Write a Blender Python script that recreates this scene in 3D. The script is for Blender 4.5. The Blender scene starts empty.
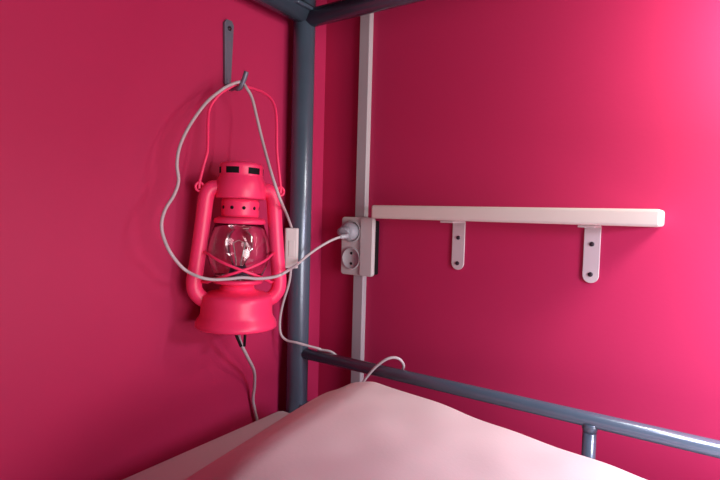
import bpy, bmesh, math, random
from mathutils import Vector, Matrix, noise
random.seed(3)
SC = bpy.context.scene
COL = SC.collection

# ------------------------------------------------------------------ camera
# world: corner of the room at x=0,y=0; +x along the back wall, -y along the left wall
F = 504.0
X = Vector((738, -45, 504)).normalized()
Y = Vector((345, 16, -504)); Y = (Y - X * X.dot(Y)).normalized()
Z = X.cross(Y)
CAM = Vector((0.6279, -0.7835, 0.895))
cam = bpy.data.cameras.new('camera'); cam.sensor_width = 36; cam.lens = F / 720 * 36
cam.clip_start = 0.02
co = bpy.data.objects.new('camera', cam); COL.objects.link(co)
co.matrix_world = Matrix(((X.x, X.y, X.z, CAM.x), (Y.x, Y.y, Y.z, CAM.y), (Z.x, Z.y, Z.z, CAM.z), (0, 0, 0, 1)))
SC.camera = co

def ray(px, py):
    d = Vector(((px - 360) / F, -(py - 240) / F, -1))
    return Vector((X.dot(d), Y.dot(d), Z.dot(d)))
def at(px, py, axis, val):
    d = ray(px, py); t = (val - CAM[axis]) / d[axis]
    return CAM + d * t
def atp(px, py, pt, n):
    d = ray(px, py); t = (pt - CAM).dot(n) / d.dot(n)
    return CAM + d * t

# ------------------------------------------------------------------ materials
def mat(name, col, rough=0.5, spec=0.5, metal=0.0, bump=0.0, bscale=60, var=0.0, vscale=8, sheen=0, trans=0, ior=1.45, detail=4, coat=0):
    m = bpy.data.materials.new(name); m.use_nodes = True
    nt = m.node_tree; b = nt.nodes['Principled BSDF']
    b.inputs['Base Color'].default_value = (*col, 1)
    b.inputs['Roughness'].default_value = rough
    b.inputs['Specular IOR Level'].default_value = spec
    b.inputs['Metallic'].default_value = metal
    b.inputs['IOR'].default_value = ior
    b.inputs['Transmission Weight'].default_value = trans
    b.inputs['Sheen Weight'].default_value = sheen
    b.inputs['Coat Weight'].default_value = coat
    tc = nt.nodes.new('ShaderNodeTexCoord')
    if var:
        n = nt.nodes.new('ShaderNodeTexNoise'); n.inputs['Scale'].default_value = vscale; n.inputs['Detail'].default_value = detail
        nt.links.new(tc.outputs['Object'], n.inputs['Vector'])
        r = nt.nodes.new('ShaderNodeMix'); r.data_type = 'RGBA'
        r.inputs[6].default_value = (*[c * (1 - var) for c in col], 1)
        r.inputs[7].default_value = (*[min(1, c * (1 + var)) for c in col], 1)
        nt.links.new(n.outputs['Fac'], r.inputs[0]); nt.links.new(r.outputs[2], b.inputs['Base Color'])
    if bump:
        n2 = nt.nodes.new('ShaderNodeTexNoise'); n2.inputs['Scale'].default_value = bscale; n2.inputs['Detail'].default_value = detail
        nt.links.new(tc.outputs['Object'], n2.inputs['Vector'])
        bp = nt.nodes.new('ShaderNodeBump'); bp.inputs['Strength'].default_value = bump; bp.inputs['Distance'].default_value = 0.002
        nt.links.new(n2.outputs['Fac'], bp.inputs['Height']); nt.links.new(bp.outputs['Normal'], b.inputs['Normal'])
    return m

M_wall = mat('crimson_wall_paint', (0.50, 0.0205, 0.098), 0.55, 0.4, bump=0.06, bscale=160, var=0.03, vscale=5)
M_floor = mat('grey_floor', (0.25, 0.22, 0.2), 0.5, bump=0.1, var=0.1)
M_ceil = mat('white_ceiling', (0.8, 0.78, 0.76), 0.8, bump=0.1)
M_frame = mat('blue_grey_frame_paint', (0.085, 0.125, 0.17), 0.25, 1.0, metal=0.2, bump=0.08, bscale=120, var=0.12, vscale=30)
M_dark = mat('dark_base_board', (0.03, 0.03, 0.035), 0.8, 0.2, var=0.3, vscale=20)
M_hook = mat('grey_hook_metal', (0.17, 0.19, 0.24), 0.4, 0.5, metal=0.3, bump=0.1, var=0.15, vscale=60)
M_hole = mat('black_opening', (0.008, 0.008, 0.009), 0.7, 0.2)
M_pink = mat('neon_pink_enamel', (1.0, 0.046, 0.17), 0.36, 0.5, bump=0.06, bscale=80)
M_white = mat('white_plastic', (0.66, 0.62, 0.60), 0.38, 0.5, bump=0.03)
M_insert = mat('pale_grey_plastic', (0.50, 0.47, 0.47), 0.4, 0.5)
M_trunk = mat('ivory_trunking_plastic', (0.46, 0.42, 0.44), 0.4, 0.5, var=0.05)
M_board = mat('white_shelf_laminate', (0.74, 0.66, 0.60), 0.45, 0.4, bump=0.08, bscale=40, var=0.04, vscale=12)
M_brk = mat('white_bracket_enamel', (0.62, 0.55, 0.55), 0.4, 0.5, bump=0.05)
M_plug = mat('grey_plug_plastic', (0.42, 0.43, 0.46), 0.4, 0.5)
M_screw = mat('dark_screw_metal', (0.05, 0.04, 0.05), 0.4, 0.5, metal=0.5)
M_cord = mat('white_cord_rubber', (0.56, 0.52, 0.53), 0.45, 0.4)
M_sheet = mat('grey_white_sheet', (0.72, 0.68, 0.69), 0.85, 0.2, bump=0.1, bscale=300, var=0.03, sheen=0.1)
M_pillow = mat('white_cotton', (0.76, 0.675, 0.62), 0.85, 0.2, bump=0.08, bscale=260, var=0.02, sheen=0.15)
M_glass = mat('clear_glass', (1, 0.95, 0.96), 0.02, 0.5, trans=1.0, ior=1.45)
M_holder = mat('dark_lamp_holder', (0.06, 0.06, 0.10), 0.4, 0.5)
M_fil = mat('filament_support', (0.75, 0.72, 0.70), 0.4, 0.5)

# ------------------------------------------------------------------ mesh helpers (all in world coordinates)
def obj(name, bm, m, parent=None, smooth=True, subsurf=0, bevel=0):
    bmesh.ops.recalc_face_normals(bm, faces=bm.faces[:])
    if parent is not None:
        bmesh.ops.transform(bm, matrix=parent.matrix_basis.inverted(), verts=bm.verts[:]) if parent.parent is None else \
        bmesh.ops.transform(bm, matrix=(parent.parent.matrix_basis @ parent.matrix_basis).inverted(), verts=bm.verts[:])
    me = bpy.data.meshes.new(name); bm.to_mesh(me); bm.free()
    if smooth:
        for p in me.polygons: p.use_smooth = True
    o = bpy.data.objects.new(name, me); COL.objects.link(o); me.materials.append(m)
    if parent is not None: o.parent = parent
    if bevel:
        md = o.modifiers.new('bevel', 'BEVEL'); md.width = bevel; md.segments = 3; md.limit_method = 'ANGLE'; md.angle_limit = math.radians(35)
        wn = o.modifiers.new('wn', 'WEIGHTED_NORMAL')
    if subsurf:
        md = o.modifiers.new('sub', 'SUBSURF'); md.levels = subsurf; md.render_levels = subsurf
    return o

def thing(name, label, cat, loc, rot=None, group=None):
    o = bpy.data.objects.new(name, None); COL.objects.link(o)
    mx = Matrix.Translation(loc)
    if rot is not None: mx = mx @ rot.to_4x4()
    o.matrix_basis = mx; o.empty_display_size = 0.02
    return tag(o, label, cat, group)
def tag(o, label, cat, group=None):
    o['label'] = label; o['category'] = cat
    if group: o['group'] = group
    return o

def box(bm, a, b, mx=None):
    a, b = Vector(a), Vector(b)
    r = bmesh.ops.create_cube(bm, size=1.0)
    vs = r['verts']
    m = Matrix.Translation((a + b) / 2) @ Matrix.Diagonal((*(b - a), 1))
    if mx is not None: m = mx @ m
    bmesh.ops.transform(bm, matrix=m, verts=vs)
    return bm

def catmull(pts, n=8):
    P = [Vector(p) for p in pts]; out = []
    for i in range(len(P) - 1):
        p0 = P[i - 1] if i else P[0] * 2 - P[1]
        p1, p2 = P[i], P[i + 1]
        p3 = P[i + 2] if i + 2 < len(P) else P[-1] * 2 - P[-2]
        for k in range(n):
            t = k / n
            out.append(0.5 * ((2 * p1) + (p2 - p0) * t + (2 * p0 - 5 * p1 + 4 * p2 - p3) * t * t + (3 * p1 - p0 - 3 * p2 + p3) * t ** 3))
    out.append(P[-1]); return out

def tube(bm, pts, r, seg=14, flat=None, cap=True):
    """swept tube; flat = (direction, factor) squashes the section along a direction; r may be a list"""
    pts = [Vector(p) for p in pts]; n = len(pts)
    rs = r if isinstance(r, (list, tuple)) else [r] * n
    T = [(pts[min(i + 1, n - 1)] - pts[max(i - 1, 0)]).normalized() for i in range(n)]
    up = T[0].orthogonal().normalized(); rings = []
    for i in range(n):
        up = (up - T[i] * up.dot(T[i])).normalized(); s = T[i].cross(up)
        ring = []
        for k in range(seg):
            a = 2 * math.pi * k / seg
            off = (up * math.cos(a) + s * math.sin(a)) * rs[i]
            if flat: off = off - flat[0] * off.dot(flat[0]) * (1 - flat[1])
            ring.append(bm.verts.new(pts[i] + off))
        rings.append(ring)
    for i in range(n - 1):
        for k in range(seg):
            bm.faces.new((rings[i][k], rings[i][(k + 1) % seg], rings[i + 1][(k + 1) % seg], rings[i + 1][k]))
    if cap:
        bm.faces.new(rings[0][::-1]); bm.faces.new(rings[-1])
    return bm

def lathe(bm, prof, mx, seg=48, closed=False):
    """profile of (radius, height) about the local z of mx"""
    rings = []
    for (r, h) in prof:
        if r < 1e-6:
            rings.append([bm.verts.new(mx @ Vector((0, 0, h)))])
        else:
            rings.append([bm.verts.new(mx @ Vector((r * math.cos(2 * math.pi * k / seg), r * math.sin(2 * math.pi * k / seg), h))) for k in range(seg)])
    n = len(rings)
    for i in range(n if closed else n - 1):
        a, b = rings[i], rings[(i + 1) % n]
        if len(a) == 1 and len(b) == 1: continue
        for k in range(seg):
            k2 = (k + 1) % seg
            if len(a) == 1: bm.faces.new((a[0], b[k2], b[k]))
            elif len(b) == 1: bm.faces.new((a[k], a[k2], b[0]))
            else: bm.faces.new((a[k], a[k2], b[k2], b[k]))
    return bm

def plate(bm, outline, thick, mx):
    """flat outline (2-D points) extruded along local z of mx"""
    v0 = [bm.verts.new(mx @ Vector((p[0], p[1], 0))) for p in outline]
    v1 = [bm.verts.new(mx @ Vector((p[0], p[1], thick))) for p in outline]
    n = len(outline)
    bm.faces.new(v0[::-1]); bm.faces.new(v1)
    for i in range(n): bm.faces.new((v0[i], v0[(i + 1) % n], v1[(i + 1) % n], v1[i]))
    return bm

def rrect(x0, x1, y0, y1, r, seg=6):
    out = []
    for cx, cy, a0 in ((x1 - r, y1 - r, 0), (x0 + r, y1 - r, 90), (x0 + r, y0 + r, 180), (x1 - r, y0 + r, 270)):
        for k in range(seg + 1):
            a = math.radians(a0 + 90 * k / seg); out.append((cx + r * math.cos(a), cy + r * math.sin(a)))
    return out

# back-wall frame: local x -> world x, local y -> world z, local z -> world -y (out of the wall)
BW = Matrix(((1, 0, 0, 0), (0, 0, -1, 0), (0, 1, 0, 0), (0, 0, 0, 1)))
# left-wall frame: local x -> world -y... local z -> world +x
LW = Matrix(((0, 0, 1, 0), (1, 0, 0, 0), (0, 1, 0, 0), (0, 0, 0, 1)))

# ------------------------------------------------------------------ setting
def struct(name, a, b, m):
    o = obj(name, box(bmesh.new(), a, b), m, smooth=False); o['kind'] = 'structure'; return o
struct('wall_back', (-0.1, 0, 0), (3.2, 0.1, 2.4), M_wall)
struct('wall_left', (-0.1, -3.2, 0), (0, 0, 2.4), M_wall)
struct('floor', (-0.1, -3.2, -0.1), (3.2, 0.1, 0), M_floor)
struct('ceiling', (-0.1, -3.2, 2.4), (3.2, 0.1, 2.5), M_ceil)

# ------------------------------------------------------------------ bunk bed frame
PX, PY, PR = 0.031, -0.100, 0.0195
RZ, RR = 0.6445, 0.0098
bed = thing('bunk_bed', 'blue-grey tubular metal bunk bed frame standing in the corner, round the mattress', 'bunk bed', (PX, PY, 0))
W, L = 0.93, 2.05
HB = 1.2215  # centre height of the upper frame tubes
def post(x, y):
    obj('post', tube(bmesh.new(), [(x, y, 0.001), (x, y, 0.4), (x, y, 0.8), (x, y, 1.75)], PR, 28), M_frame, bed)
post(PX, PY)
post(PX + W, PY)
obj('head_rail', tube(bmesh.new(), [(PX, PY, RZ), (PX + 0.3, PY, RZ), (PX + W, PY, RZ)], RR, 20), M_frame, bed)
def strut(x):
    bm = bmesh.new()
    tube(bm, [(x, PY, 0.30), (x, PY, 0.5), (x, PY, RZ - 0.004)], 0.0083, 18)
    # small weld collar where strut meets the rail
    tube(bm, [(x, PY, RZ - 0.016), (x, PY, RZ - 0.010), (x, PY, RZ - 0.004)], [0.0084, 0.0096, 0.0112], 18)
    obj('strut', bm, M_frame, bed)
for x in (0.5205, 0.766): strut(x)
obj('lower_rail', box(bmesh.new(), (PX, PY - 0.012, 0.515), (PX + W, PY + 0.012, 0.555)), M_frame, bed, smooth=False, bevel=0.004)
obj('side_rail', tube(bmesh.new(), [(PX + W, PY, 0.36), (PX + W, PY - L, 0.36)], 0.018, 20), M_frame, bed)
obj('bed_slats', box(bmesh.new(), (PX - 0.01, PY - L, 0.355), (PX + W - 0.03, PY - 0.03, 0.383)), M_dark, bed, smooth=False, bevel=0.004)
# upper frame
obj('upper_rail', tube(bmesh.new(), [(PX, PY, HB + 0.012), (PX + 0.3, PY, HB + 0.012), (PX + W, PY, HB + 0.012)], 0.0155, 24), M_frame, bed)
obj('upper_rail', tube(bmesh.new(), [(PX + 0.004, PY, HB + 0.020), (PX + 0.004, PY - 0.6, HB + 0.020), (PX + 0.004, PY - L, HB + 0.020)], 0.019, 24), M_frame, bed)
obj('upper_rail', tube(bmesh.new(), [(PX + W, PY, HB + 0.020), (PX + W, PY - L, HB + 0.020)], 0.019, 24), M_frame, bed)
# corner gusset plate welded below the upper frame
g = bmesh.new()
plate(g, [(PX, PY + 0.004), (PX + 0.012, PY + 0.004), (PX + 0.030, PY - 0.012), (PX + 0.030, PY - 0.05), (PX - 0.006, PY - 0.07), (PX - 0.012, PY - 0.05)], 0.006, Matrix.Translation((0, 0, HB + 0.018)))
obj('corner_gusset', g, M_frame, bed, smooth=False, bevel=0.002)
sl = bmesh.new()
box(sl, (PX + 0.0, PY - L, HB + 0.0395), (PX + W, PY - 0.006, HB + 0.055))
obj('base_board', sl, M_dark, bed, smooth=False)

# ------------------------------------------------------------------ bedding
MZ = 0.545
def mattress():
    bm = bmesh.new()
    x0, x1, y0, y1, z0, z1 = 0.0145, 0.93, -2.08, -0.1245, 0.384, MZ
    box(bm, (x0, y0, z0), (x1, y1, z1))
    return bm
mt = obj('mattress', mattress(), M_sheet, smooth=False, bevel=0.012)
tag(mt, 'mattress in a pale sheet on the lower bunk, against the pink walls, under the pillow', 'mattress')

def pillow():
    bm = bmesh.new()
    A, B, Cc, D = Vector((0.066, -0.1285)), Vector((0.76, -0.205)), Vector((0.77, -0.62)), Vector((0.150, -0.62))
    n, k = 72, 60
    def f(u):
        l = min(1, u / 0.255); r = min(1, (1 - u) / 0.14)
        s = lambda t: math.sin(t * math.pi / 2)
        l = l if l < 0.8 else 0.8 + 0.2 * s((l - 0.8) / 0.2) if False else l
        return (0.55 * l + 0.45 * s(l)) * (s(r) ** 0.7)
    def gv(v):
        b = min(1, v / 0.075); t = min(1, (1 - v) / 0.45)
        return (math.sin(b * math.pi / 2) ** 0.5) * (math.sin(t * math.pi / 2) ** 0.6)
    top = []; bot = []
    for j in range(k + 1):
        v = j / k; rt = []; rb = []
        for i in range(n + 1):
            u = i / n
            p = (A * (1 - u) + B * u) * (1 - v) + (D * (1 - u) + Cc * u) * v
            # cloth pulls in along the edges
            h = f(u) * gv(v)
            H = 0.1005 - 0.019 * max(0, u - 0.22) / 0.5
            q = Vector((p.x * 7, p.y * 7, 0.3))
            w = 0.004 * noise.noise(q) + 0.0022 * noise.noise(q * 2.7)
            # slack fold near the top corner
            fold = 0.005 * math.exp(-((p.x - 0.207) / 0.012) ** 2 - ((p.y + 0.15) / 0.03) ** 2) - 0.003 * math.exp(-((p.x - 0.178) / 0.014) ** 2 - ((p.y + 0.15) / 0.04) ** 2)
            z = MZ + 0.016 + H * h + (w + fold) * h
            rt.append(bm.verts.new((p.x, p.y, z)))
            if i in (0, n) or j in (0, k): rb.append(rt[-1])
            else: rb.append(bm.verts.new((p.x, p.y, MZ + 0.0015 + 0.0135 * (1 - min(1, h * 2.2)))))
        top.append(rt); bot.append(rb)
    for j in range(k):
        for i in range(n):
            bm.faces.new((top[j][i], top[j][i + 1], top[j + 1][i + 1], top[j + 1][i]))
            bm.faces.new((bot[j][i], bot[j + 1][i], bot[j + 1][i + 1], bot[j][i + 1]))
    return bm
pw = obj('pillow', pillow(), M_pillow, subsurf=1)
tag(pw, 'big soft white pillow lying on the mattress in front of the bed rail', 'pillow')

# ------------------------------------------------------------------ trunking, socket, shelf on the back wall
t0x, t1x = 0.0868, 0.1098
tk = bmesh.new()
plate(tk, [(t0x, 0), (t1x, 0), (t1x, 0.0095), (t1x - 0.0015, 0.011), (t0x + 0.0015, 0.011), (t0x, 0.0095)], 2.39, Matrix(((1, 0, 0, 0), (0, -1, 0, 0), (0, 0, 1, 0.002), (0, 0, 0, 1))))
tr = obj('cable_trunking', tk, M_trunk, smooth=False)
tag(tr, 'narrow pale plastic cable trunking running up the back wall behind the socket', 'cable trunking')

SX0, SX1, SZ0, SZ1 = at(341, 245, 1, -0.019).x, at(373.2, 245, 1, -0.019).x, 0.7825, 0.8905
sk = thing('power_socket', 'white double wall socket on the trunking at the left end of the shelf', 'socket', ((SX0 + SX1) / 2, 0, SZ0))
bb = bmesh.new(); plate(bb, rrect(SX0 + 0.002, SX1 + 0.0002, SZ0 + 0.003, SZ1 - 0.006, 0.003), 0.0115, BW @ Matrix.Translation((0, 0, 0.0)))
o = obj('back_box', bb, M_hole, sk, smooth=False, bevel=0.0008); o['label'] = 'black back box'
fp = bmesh.new(); plate(fp, rrect(SX0, SX1, SZ0, SZ1, 0.006), 0.007, BW @ Matrix.Translation((0, 0, 0.0116)))
fo = obj('faceplate', fp, M_white, sk, smooth=False, bevel=0.0018)
# raised right-hand strip of the faceplate
st = bmesh.new(); plate(st, rrect(SX1 - 0.027, SX1 - 0.0006, SZ0 + 0.0006, SZ1 - 0.0006, 0.004), 0.0035, BW @ Matrix.Translation((0, 0, 0.0187)))
obj('cover_strip', st, M_white, sk, smooth=False, bevel=0.0012)
sx = at(351, 245, 1, -0.021).x
for zc in (0.8640, 0.8135):
    mx = BW @ Matrix.Translation((sx, zc, 0.0187))
    rg = bmesh.new()
    lathe(rg, [(0.0205, 0), (0.0205, 0.0022), (0.0195, 0.0030), (0.0180, 0.0028), (0.0172, 0.0006), (0, 0.0005)], mx, 40)
    ou = obj('outlet', rg, M_insert, sk)
    for dz in ((-1, 1) if zc < 0.85 else ()):
        hb = bmesh.new(); lathe(hb, [(0.0026, 0), (0.0026, 0.0004), (0, 0.0004)], mx @ Matrix.Translation((0.0, dz * 0.0095, 0.0006)), 14)
        obj('pin_hole', hb, M_hole, ou)

SHB, SHT = 0.8895, 0.9118
sh = thing('wall_shelf', 'long white board shelf on two brackets on the back wall', 'shelf', (0.375, 0, SHB))
obj('shelf_board', box(bmesh.new(), (0.1605, -0.0700, SHB), (0.5832, -0.0005, SHT)), M_board, sh, smooth=False, bevel=0.004)
def bracket(x, zb):
    w = 0.0110
    bm = bmesh.new()
    out = [(-w, 0), (w, 0)]
    h = SHB - zb - 0.0006
    ol = []
    for k in range(13):
        a = math.pi + math.pi * k / 12
        ol.append((x + w * math.cos(a), zb + w + w * math.sin(a)))
    ol += [(x + w, zb + h), (x - w, zb + h)]
    plate(bm, ol, 0.003, BW @ Matrix.Translation((0, 0, 0.0004)))
    box(bm, (x - w, -0.052, SHB - 0.0036), (x + w, -0.0034, SHB - 0.0004))
    # pressed rib along the leg
    bo = obj('bracket', bm, M_brk, sh, smooth=False, bevel=0.0009)
    return bo
for x, zb, zs in ((0.2920, 0.8080, (0.8615, 0.8190)), (0.4960, 0.8060, (0.8620, 0.8185))):
    bo = bracket(x, zb)
    for z in zs:
        s = bmesh.new(); lathe(s, [(0.0034, 0.0), (0.0034, 0.0008), (0.0024, 0.0018), (0, 0.0021)], BW @ Matrix.Translation((x, z, 0.0034)), 16)
        obj('screw', s, M_screw, bo)

# ------------------------------------------------------------------ wall hook
hk = thing('wall_hook', 'flat grey metal strap hook screwed high on the left wall, holding the lantern', 'hook', (0, -0.246, 1.09))
y0 = -0.2455
sp = bmesh.new()
zt, zbm = 1.1905, 1.0915
wt, wb = 0.0092, 0.0058
plate(sp, [(y0 - wb - 0.001, zbm), (y0 + wb - 0.001, zbm), (y0 + wt, zt - 0.006), (y0 + wt - 0.004, zt), (y0 - wt + 0.004, zt), (y0 - wt, zt - 0.006)], 0.0048, LW @ Matrix.Translation((0, 0, 0.0005)))
obj('strap', sp, M_hook, hk, smooth=False, bevel=0.0008)
s = bmesh.new(); lathe(s, [(0.0036, 0), (0.0036, 0.001), (0, 0.0016)], LW @ Matrix.Translation((y0, zt - 0.013, 0.0053)), 16)
obj('screw', s, M_screw, hk)
hx = 0.056
hb_ = at(240.5, 87.5, 0, hx)           # bottom of the crook
tip = at(246.5, 71.5, 0, hx + 0.010)
arm = catmull([(0.003, y0 - 0.001, 1.100), (0.004, y0 - 0.002, 1.090), (0.014, y0 - 0.004, 1.0835), (0.034, (y0 + hb_.y) / 2, 1.0815), (hx - 0.008, hb_.y + 0.001, hb_.z - 0.0005), (hx, hb_.y, hb_.z + 0.0005),
               (hx + 0.006, (hb_.y + tip.y) / 2, (hb_.z + tip.z) / 2), (tip.x, tip.y, tip.z)], 8)
obj('hook_arm', tube(bmesh.new(), arm, 0.0036, 14), M_hook, hk)
HOOK = Vector((hx - 0.009, hb_.y + 0.0010, hb_.z + 0.0046))
CRADLE = Vector((hx + 0.0012, hb_.y, hb_.z + 0.0078))

# ------------------------------------------------------------------ storm lantern
ax = 0.067
base = at(236.3, 327, 0, ax)
S = (base - CAM).dot(-Vector((X.z, Y.z, Z.z))) / F     # metres per pixel at the lantern's distance
yaw_dir = Vector((0.583, 0.81, 0)).normalized()          # from the left tube to the right tube
nrm = Vector((yaw_dir.y, -yaw_dir.x, 0))                 # towards the bed
rot = Matrix((( yaw_dir.x, -nrm.x, 0), (yaw_dir.y, -nrm.y, 0), (0, 0, 1)))
rot = Matrix.Rotation(0.019, 3, -nrm) @ rot
lan = thing('storm_lantern', 'neon pink storm lantern hanging from the wall hook beside the bed post', 'lantern', base, rot)
LM = lan.matrix_basis.copy()
def P(x, z, y=0): return LM @ Vector((x * S, y * S, z * S))
def lat(prof, seg=56): return lathe(bmesh.new(), [(r * S, z * S) for r, z in prof], LM, seg)
# fuel tank with flared foot
obj('fuel_tank', lat([(0, 1.2), (35, 2.0), (38.5, 1.0), (39.9, 2.2), (39.7, 5), (38.4, 8.5), (36.2, 11.5), (35.2, 14), (34.9, 20), (34.8, 28), (34.4, 31), (33.0, 33), (29, 34.6), (24, 36), (18, 37.5), (16.5, 40), (16, 43), (0, 43)]), M_pink, lan)
# burner
bp = obj('burner', lat([(14, 42.9), (15, 44), (24, 45), (25, 46.5), (24.5, 48.5), (22.5, 49.2), (12, 48.2), (0, 48.2)]), M_pink, lan)
hd = obj('bulb_holder', lat([(0, 48.3), (10.5, 48.3), (10.5, 53), (9, 55), (7.5, 62), (0, 62)], 32), M_holder, lan); hd['label'] = 'dark bulb holder'
# clear bulb
bl = lat([(0, 62.2), (6.5, 62.4), (7, 65), (9.5, 70), (13, 78), (13.8, 85), (12, 92), (7.5, 97), (0, 98.6)], 36)
bo_ = obj('bulb', bl, M_glass, lan); bo_['label'] = 'clear glass bulb'
fl = bmesh.new(); tube(fl, [P(-1.5, 62.6), P(-2.2, 72), P(-4, 84)], 0.5 * S, 8); tube(fl, [P(1.5, 62.6), P(2.2, 72), P(4, 84)], 0.5 * S, 8); tube(fl, [P(-4, 84), P(0, 86, 2), P(4, 84)], 0.35 * S, 8)
obj('filament', fl, M_fil, bo_)
# globe: thin walled glass
outer = [(22.5, 49.6), (24.5, 54), (28, 62), (30.3, 72), (30.2, 80), (28.2, 90), (25.4, 98), (23.2, 103.5)]
inner = [(r - 1.2, z) for r, z in reversed(outer)]
gl = obj('glass_globe', lathe(bmesh.new(), [(r * S, z * S) for r, z in outer + inner], LM, 56, closed=True), M_glass, lan); gl['label'] = 'clear glass globe'
# collar above the globe
obj('globe_plate', lat([(0, 104.5), (22, 104.3), (24.6, 103.4), (25.1, 105.5), (24.3, 108), (20, 109.6), (0, 110)]), M_pink, lan)
ch = obj('chimney_collar', lat([(0, 110.1), (17.8, 110.1), (18.2, 113), (18.2, 124), (17.6, 127.5), (0, 127.5)]), M_pink, lan)
for k in range(10):
    a = math.radians(-90 + 36 * k + 4)
    c = Vector((math.cos(a), math.sin(a), 0))
    mx = LM @ Matrix.Translation(c * 18.25 * S + Vector((0, 0, 119 * S))) @ c.to_track_quat('Z', 'Y').to_matrix().to_4x4()
    hb2 = bmesh.new(); lathe(hb2, [(1.7 * S, -0.5 * S), (1.7 * S, 0.12 * S), (0, 0.14 * S)], mx, 14)
    obj('vent_hole', hb2, M_hole, ch)
# hood and cap
hood = obj('hood', lat([(0, 129), (22.4, 128.6), (23.8, 127.8), (24.3, 129.5), (24.5, 135), (24.2, 140.5), (22.9, 146), (21.2, 149.3), (20.9, 150.4), (20.9, 152), (21.0, 158), (21.2, 160), (20, 162.2), (12, 163.8), (0, 164.4)]), M_pink, lan)
for k in range(6):
    a0 = math.radians(-90 + 32 + 60 * k - 3)
    sb = bmesh.new()
    n = 8; rows = []
    for i in range(n + 1):
        a = a0 + math.radians(-18 + 36 * i / n)
        rows.append([sb.verts.new(LM @ Vector((rr * S * math.cos(a), rr * S * math.sin(a), zz * S))) for rr, zz in ((19.5, 151.8), (21.15, 151.8), (21.25, 157.8), (19.5, 157.8))])
    for i in range(n):
        for q in range(4): sb.faces.new((rows[i][q], rows[i][(q + 1) % 4], rows[i + 1][(q + 1) % 4], rows[i + 1][q]))
    sb.faces.new(rows[0]); sb.faces.new(rows[-1][::-1])
    so = obj('vent_slot', sb, M_hole, hood, smooth=False)
# side tubes
for s_ in (-1, 1):
    pts = catmull([P(s_ * 20, 137.5), P(s_ * 26, 137.2), P(s_ * 30.0, 134.5), P(s_ * 32.4, 129), P(s_ * 33.6, 120), P(s_ * 36.4, 90), P(s_ * 40.0, 58), P(s_ * 41.4, 47), P(s_ * 40.3, 37), P(s_ * 34.5, 29.5), P(s_ * 27, 26.5)], 10)
    tb = obj('air_tube', tube(bmesh.new(), pts, 7.4 * S, 22), M_pink, lan)
    ear = bmesh.new()
    cx, cz = s_ * 39.2, 137.5
    ring = [P(cx + 3.6 * math.cos(a), cz + 4.2 * math.sin(a)) for a in [2 * math.pi * k / 20 for k in range(21)]]
    tube(ear, ring, 1.25 * S, 10)
    obj('bail_ear', ear, M_pink, tb)
# wire guard crossing in front of and behind the globe
for sgn in (-1, 1):
    wg = bmesh.new()
    r = 32.8
    pts = []
    for k in range(25):
        a = math.radians(205 + (335 - 205) * k / 24)
        zz = 74 - (74 - 47) * (k / 24) if sgn > 0 else 47 + (74 - 47) * (k / 24)
        pts.append(P(r * math.cos(a), zz, r * math.sin(a)))
    hw = 34
    pts = [P(-34, (75 if sgn > 0 else 46), -4)] + pts + [P(34, (46 if sgn > 0 else 75), -4)]
    tube(wg, pts, 1.4 * S, 8)
    obj('wire_guard', wg, M_pink, lan)
# bail
el, er = P(-39.2, 141.5), P(39.2, 141.5)
def bp_(px, py, t):
    # point on the plane that holds the bail: interpolates between ear height and the hook
    q = LM.translation; return atp(px, py, Vector((q.x, q.y, 0)) * (1 - t) + Vector((HOOK.x, HOOK.y, 0)) * t, nrm)
bail = [P(-39.2, 135.5), el, bp_(203.5, 166, 0.1), bp_(207.5, 150, 0.2), bp_(208, 125, 0.5), bp_(210, 108, 0.75), bp_(219, 95, 0.9), bp_(231, 87, 1.0), HOOK,
        bp_(250, 87.5, 1.0), bp_(264, 93, 0.9), bp_(273, 102, 0.75), bp_(276.5, 118, 0.5), bp_(277, 150, 0.2), bp_(279, 172, 0.1), er, P(39.2, 135.5)]
obj('bail_handle', tube(bmesh.new(), catmull(bail, 8), 1.45 * S, 10), M_pink, lan)
# the lantern's own lead, dropping behind the mattress
ld = [P(2, 2), at(239, 337, 0, 0.060), at(242, 346, 0, 0.055), at(248, 358, 0, 0.045), at(254, 371, 0, 0.030), at(254.5, 385, 0, 0.017), at(253, 399, 0, 0.0085), at(255, 411, 0, 0.0070), Vector((0.0065, -0.165, 0.500)), Vector((0.0065, -0.170, 0.46))]
lo = obj('lead', tube(bmesh.new(), catmull(ld, 8), 0.0026, 12), M_cord, lan); lo['label'] = 'white lead'
gr = bmesh.new()
tube(gr, [P(-3, 1.5), P(0, -8, -3), P(5, -19, -4)], 1.5 * S, 8); tube(gr, [P(8, 1.5), P(8.5, -8, -3), P(8.0, -19, -4)], 1.4 * S, 8)
o = obj('lead_clip', gr, M_hole, lan); o['label'] = 'black clip'

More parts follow.
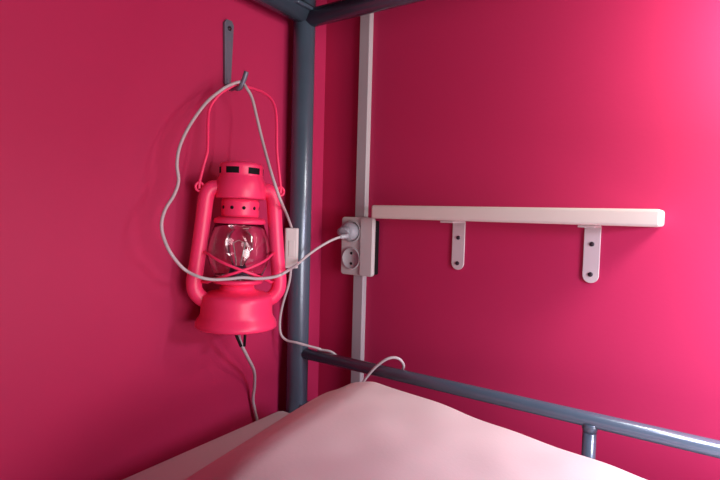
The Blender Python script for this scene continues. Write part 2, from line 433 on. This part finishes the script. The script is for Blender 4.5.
# ------------------------------------------------------------------ power cord
pc = thing('lamp_cable', 'white power cable looped over the wall hook and plugged into the socket', 'cable', (0.088, -0.03, 0.864))
fq = Vector((base.x, base.y, 0)) + nrm * 0.053
def fr(px, py, extra=0): return atp(px, py, fq + nrm * extra, nrm)
plug_c = Vector((sx, 0, 0.8640))
w_ = 0.0022
path = [at(347, 235.5, 1, -0.052), at(340, 237, 1, -0.066), at(330, 241, 1, -0.088), at(318, 248, 1, -0.112), at(307, 256, 1, -0.132), at(297, 264.5, 1, -0.158), fr(288, 270.5, -0.012), fr(280, 275),
        fr(271, 277.5), fr(257, 278.7), fr(243, 277.6), fr(228, 279), fr(212, 279.5), fr(198, 276.5), fr(184, 269, -0.004),
        at(172, 255, 0, 0.068), at(164.5, 240, 0, 0.062), at(161.5, 225, 0, 0.058), at(165, 210, 0, 0.055), at(174, 195, 0, 0.052), at(178.5, 181, 0, 0.050), at(177, 164, 0, 0.049), at(180, 146, 0, 0.049), at(190, 125, 0, 0.050),
        at(206, 103, 0, 0.0505), at(220, 91, 0, 0.051), at(230, 85, 0, 0.0550), CRADLE, at(246.5, 88, 0, 0.066),
        at(252, 98, 0, 0.072), at(257, 118, 0, 0.082), at(263, 143, 0, 0.095), at(271, 172, 0, 0.122), at(278.5, 195, 0, 0.132), at(282.5, 205, 0, 0.126), at(286, 212, 0, 0.076), at(291.8, 226.5, 0, 0.066)]
sw_top = at(291.8, 228, 1, -0.140); sw_bot = at(291.0, 268, 1, -0.140)
path[-1] = sw_top.copy(); path[-2] = at(287.3, 216, 1, -0.178)
cbm = bmesh.new()
tube(cbm, catmull(path, 8), w_, 12)
rt = RZ + RR + w_ + 0.0002
path2 = [sw_bot, at(289, 283, 1, -0.138), at(283, 303, 1, -0.136), at(280, 319, 1, -0.135), at(280.5, 333, 1, -0.134), at(286, 340, 1, -0.131), at(296, 342.5, 1, -0.1265), at(307, 345.5, 1, -0.116),
         at(320, 349, 1, -0.104), Vector((0.078, -0.100, rt)), Vector((0.100, -0.0935, rt - 0.0009)), Vector((0.112, -0.0875, RZ + 0.003)), Vector((0.130, -0.0867, RZ - 0.004)), Vector((0.180, -0.0867, RZ - 0.005)), Vector((0.230, -0.0867, RZ - 0.002)),
         at(403.5, 367, 1, -0.092), at(401, 360.5, 1, -0.100), at(395, 357.6, 1, -0.106), at(387, 359, 1, -0.112), at(378, 365, 1, -0.116), at(370, 373, 1, -0.1185), at(362, 384, 1, -0.1205), Vector((0.175, -0.1185, 0.600)), Vector((0.168, -0.1185, 0.57)), Vector((0.160, -0.1180, 0.50))]
tube(cbm, catmull(path2, 8), w_, 12)
obj('cord', cbm, M_cord, pc)
# in-line dimmer switch hanging in front of the bed post
dv = (sw_bot - sw_top); ln = dv.length; dz = dv.normalized()
view = (sw_top - CAM).normalized(); wx = dz.cross(view).normalized(); wn = dz.cross(wx)
swm = Matrix((( wx.x, wn.x, dz.x, sw_top.x), (wx.y, wn.y, dz.y, sw_top.y), (wx.z, wn.z, dz.z, sw_top.z), (0, 0, 0, 1)))
sb = bmesh.new()
plate(sb, rrect(-0.0118, 0.0118, -0.0075, 0.0075, 0.004), ln, swm)
swo = obj('dimmer_switch', sb, M_white, pc, smooth=False, bevel=0.0015)
sgn = -1 if wn.dot(CAM - sw_top) < 0 else 1
sbm = bmesh.new(); box(sbm, (-0.005, sgn * 0.0074, ln * 0.3), (0.005, sgn * 0.0086, ln * 0.7), swm)
obj('slider', sbm, M_white, swo, smooth=False, bevel=0.0006)
# plug
mx = BW @ Matrix.Translation((sx, 0.8640, 0.0194))
pb = bmesh.new()
lathe(pb, [(0, 0), (0.0168, 0), (0.0170, 0.010), (0.0160, 0.016), (0.0125, 0.0195), (0.0085, 0.021), (0, 0.0214)], mx, 36)
e0 = Vector((sx + 0.004, -0.036, 0.8635))
tube(pb, catmull([e0, Vector((sx - 0.004, -0.046, 0.863)), path[0], path[1]], 6), [0.0085] * 6 + [0.0085 - 0.0006 * k for k in range(6)] + [0.0049 - 0.0002 * k for k in range(7)], 16)
obj('plug', pb, M_plug, pc)

# ------------------------------------------------------------------ light
def area(name, loc, target, size, power, col):
    l = bpy.data.lights.new(name, 'AREA'); l.energy = power; l.size = size; l.color = col; l.shape = 'DISK'
    o = bpy.data.objects.new(name, l); COL.objects.link(o); o.location = loc
    o.rotation_euler = (Vector(target) - Vector(loc)).to_track_quat('-Z', 'Y').to_euler(); return o
area('bedside_lamp', (0.84, -0.15, 1.165), (0.80, 0.0, 1.11), 0.14, 4.6, (1.0, 0.97, 0.90))
area('pillow_fill', (0.89, -0.22, 0.93), (0.85, -0.16, 0.60), 0.16, 4.2, (1.0, 0.94, 1.22))  # unseen fill light added to brighten the pillow's right side and nearby wall
area('window_daylight', (2.7, -1.0, 0.62), (0.0, -0.6, 1.0), 1.3, 40.0, (1.0, 0.90, 0.92))
w = bpy.data.worlds.new('world'); SC.world = w; w.use_nodes = True
w.node_tree.nodes['Background'].inputs[0].default_value = (1.0, 0.82, 0.90, 1)
w.node_tree.nodes['Background'].inputs[1].default_value = 0.14

SC.view_settings.view_transform = 'Standard'; SC.view_settings.look = 'None'
SC.view_settings.gamma = 1.0; SC.view_settings.use_curve_mapping = False
SC.view_settings.exposure = 0.0
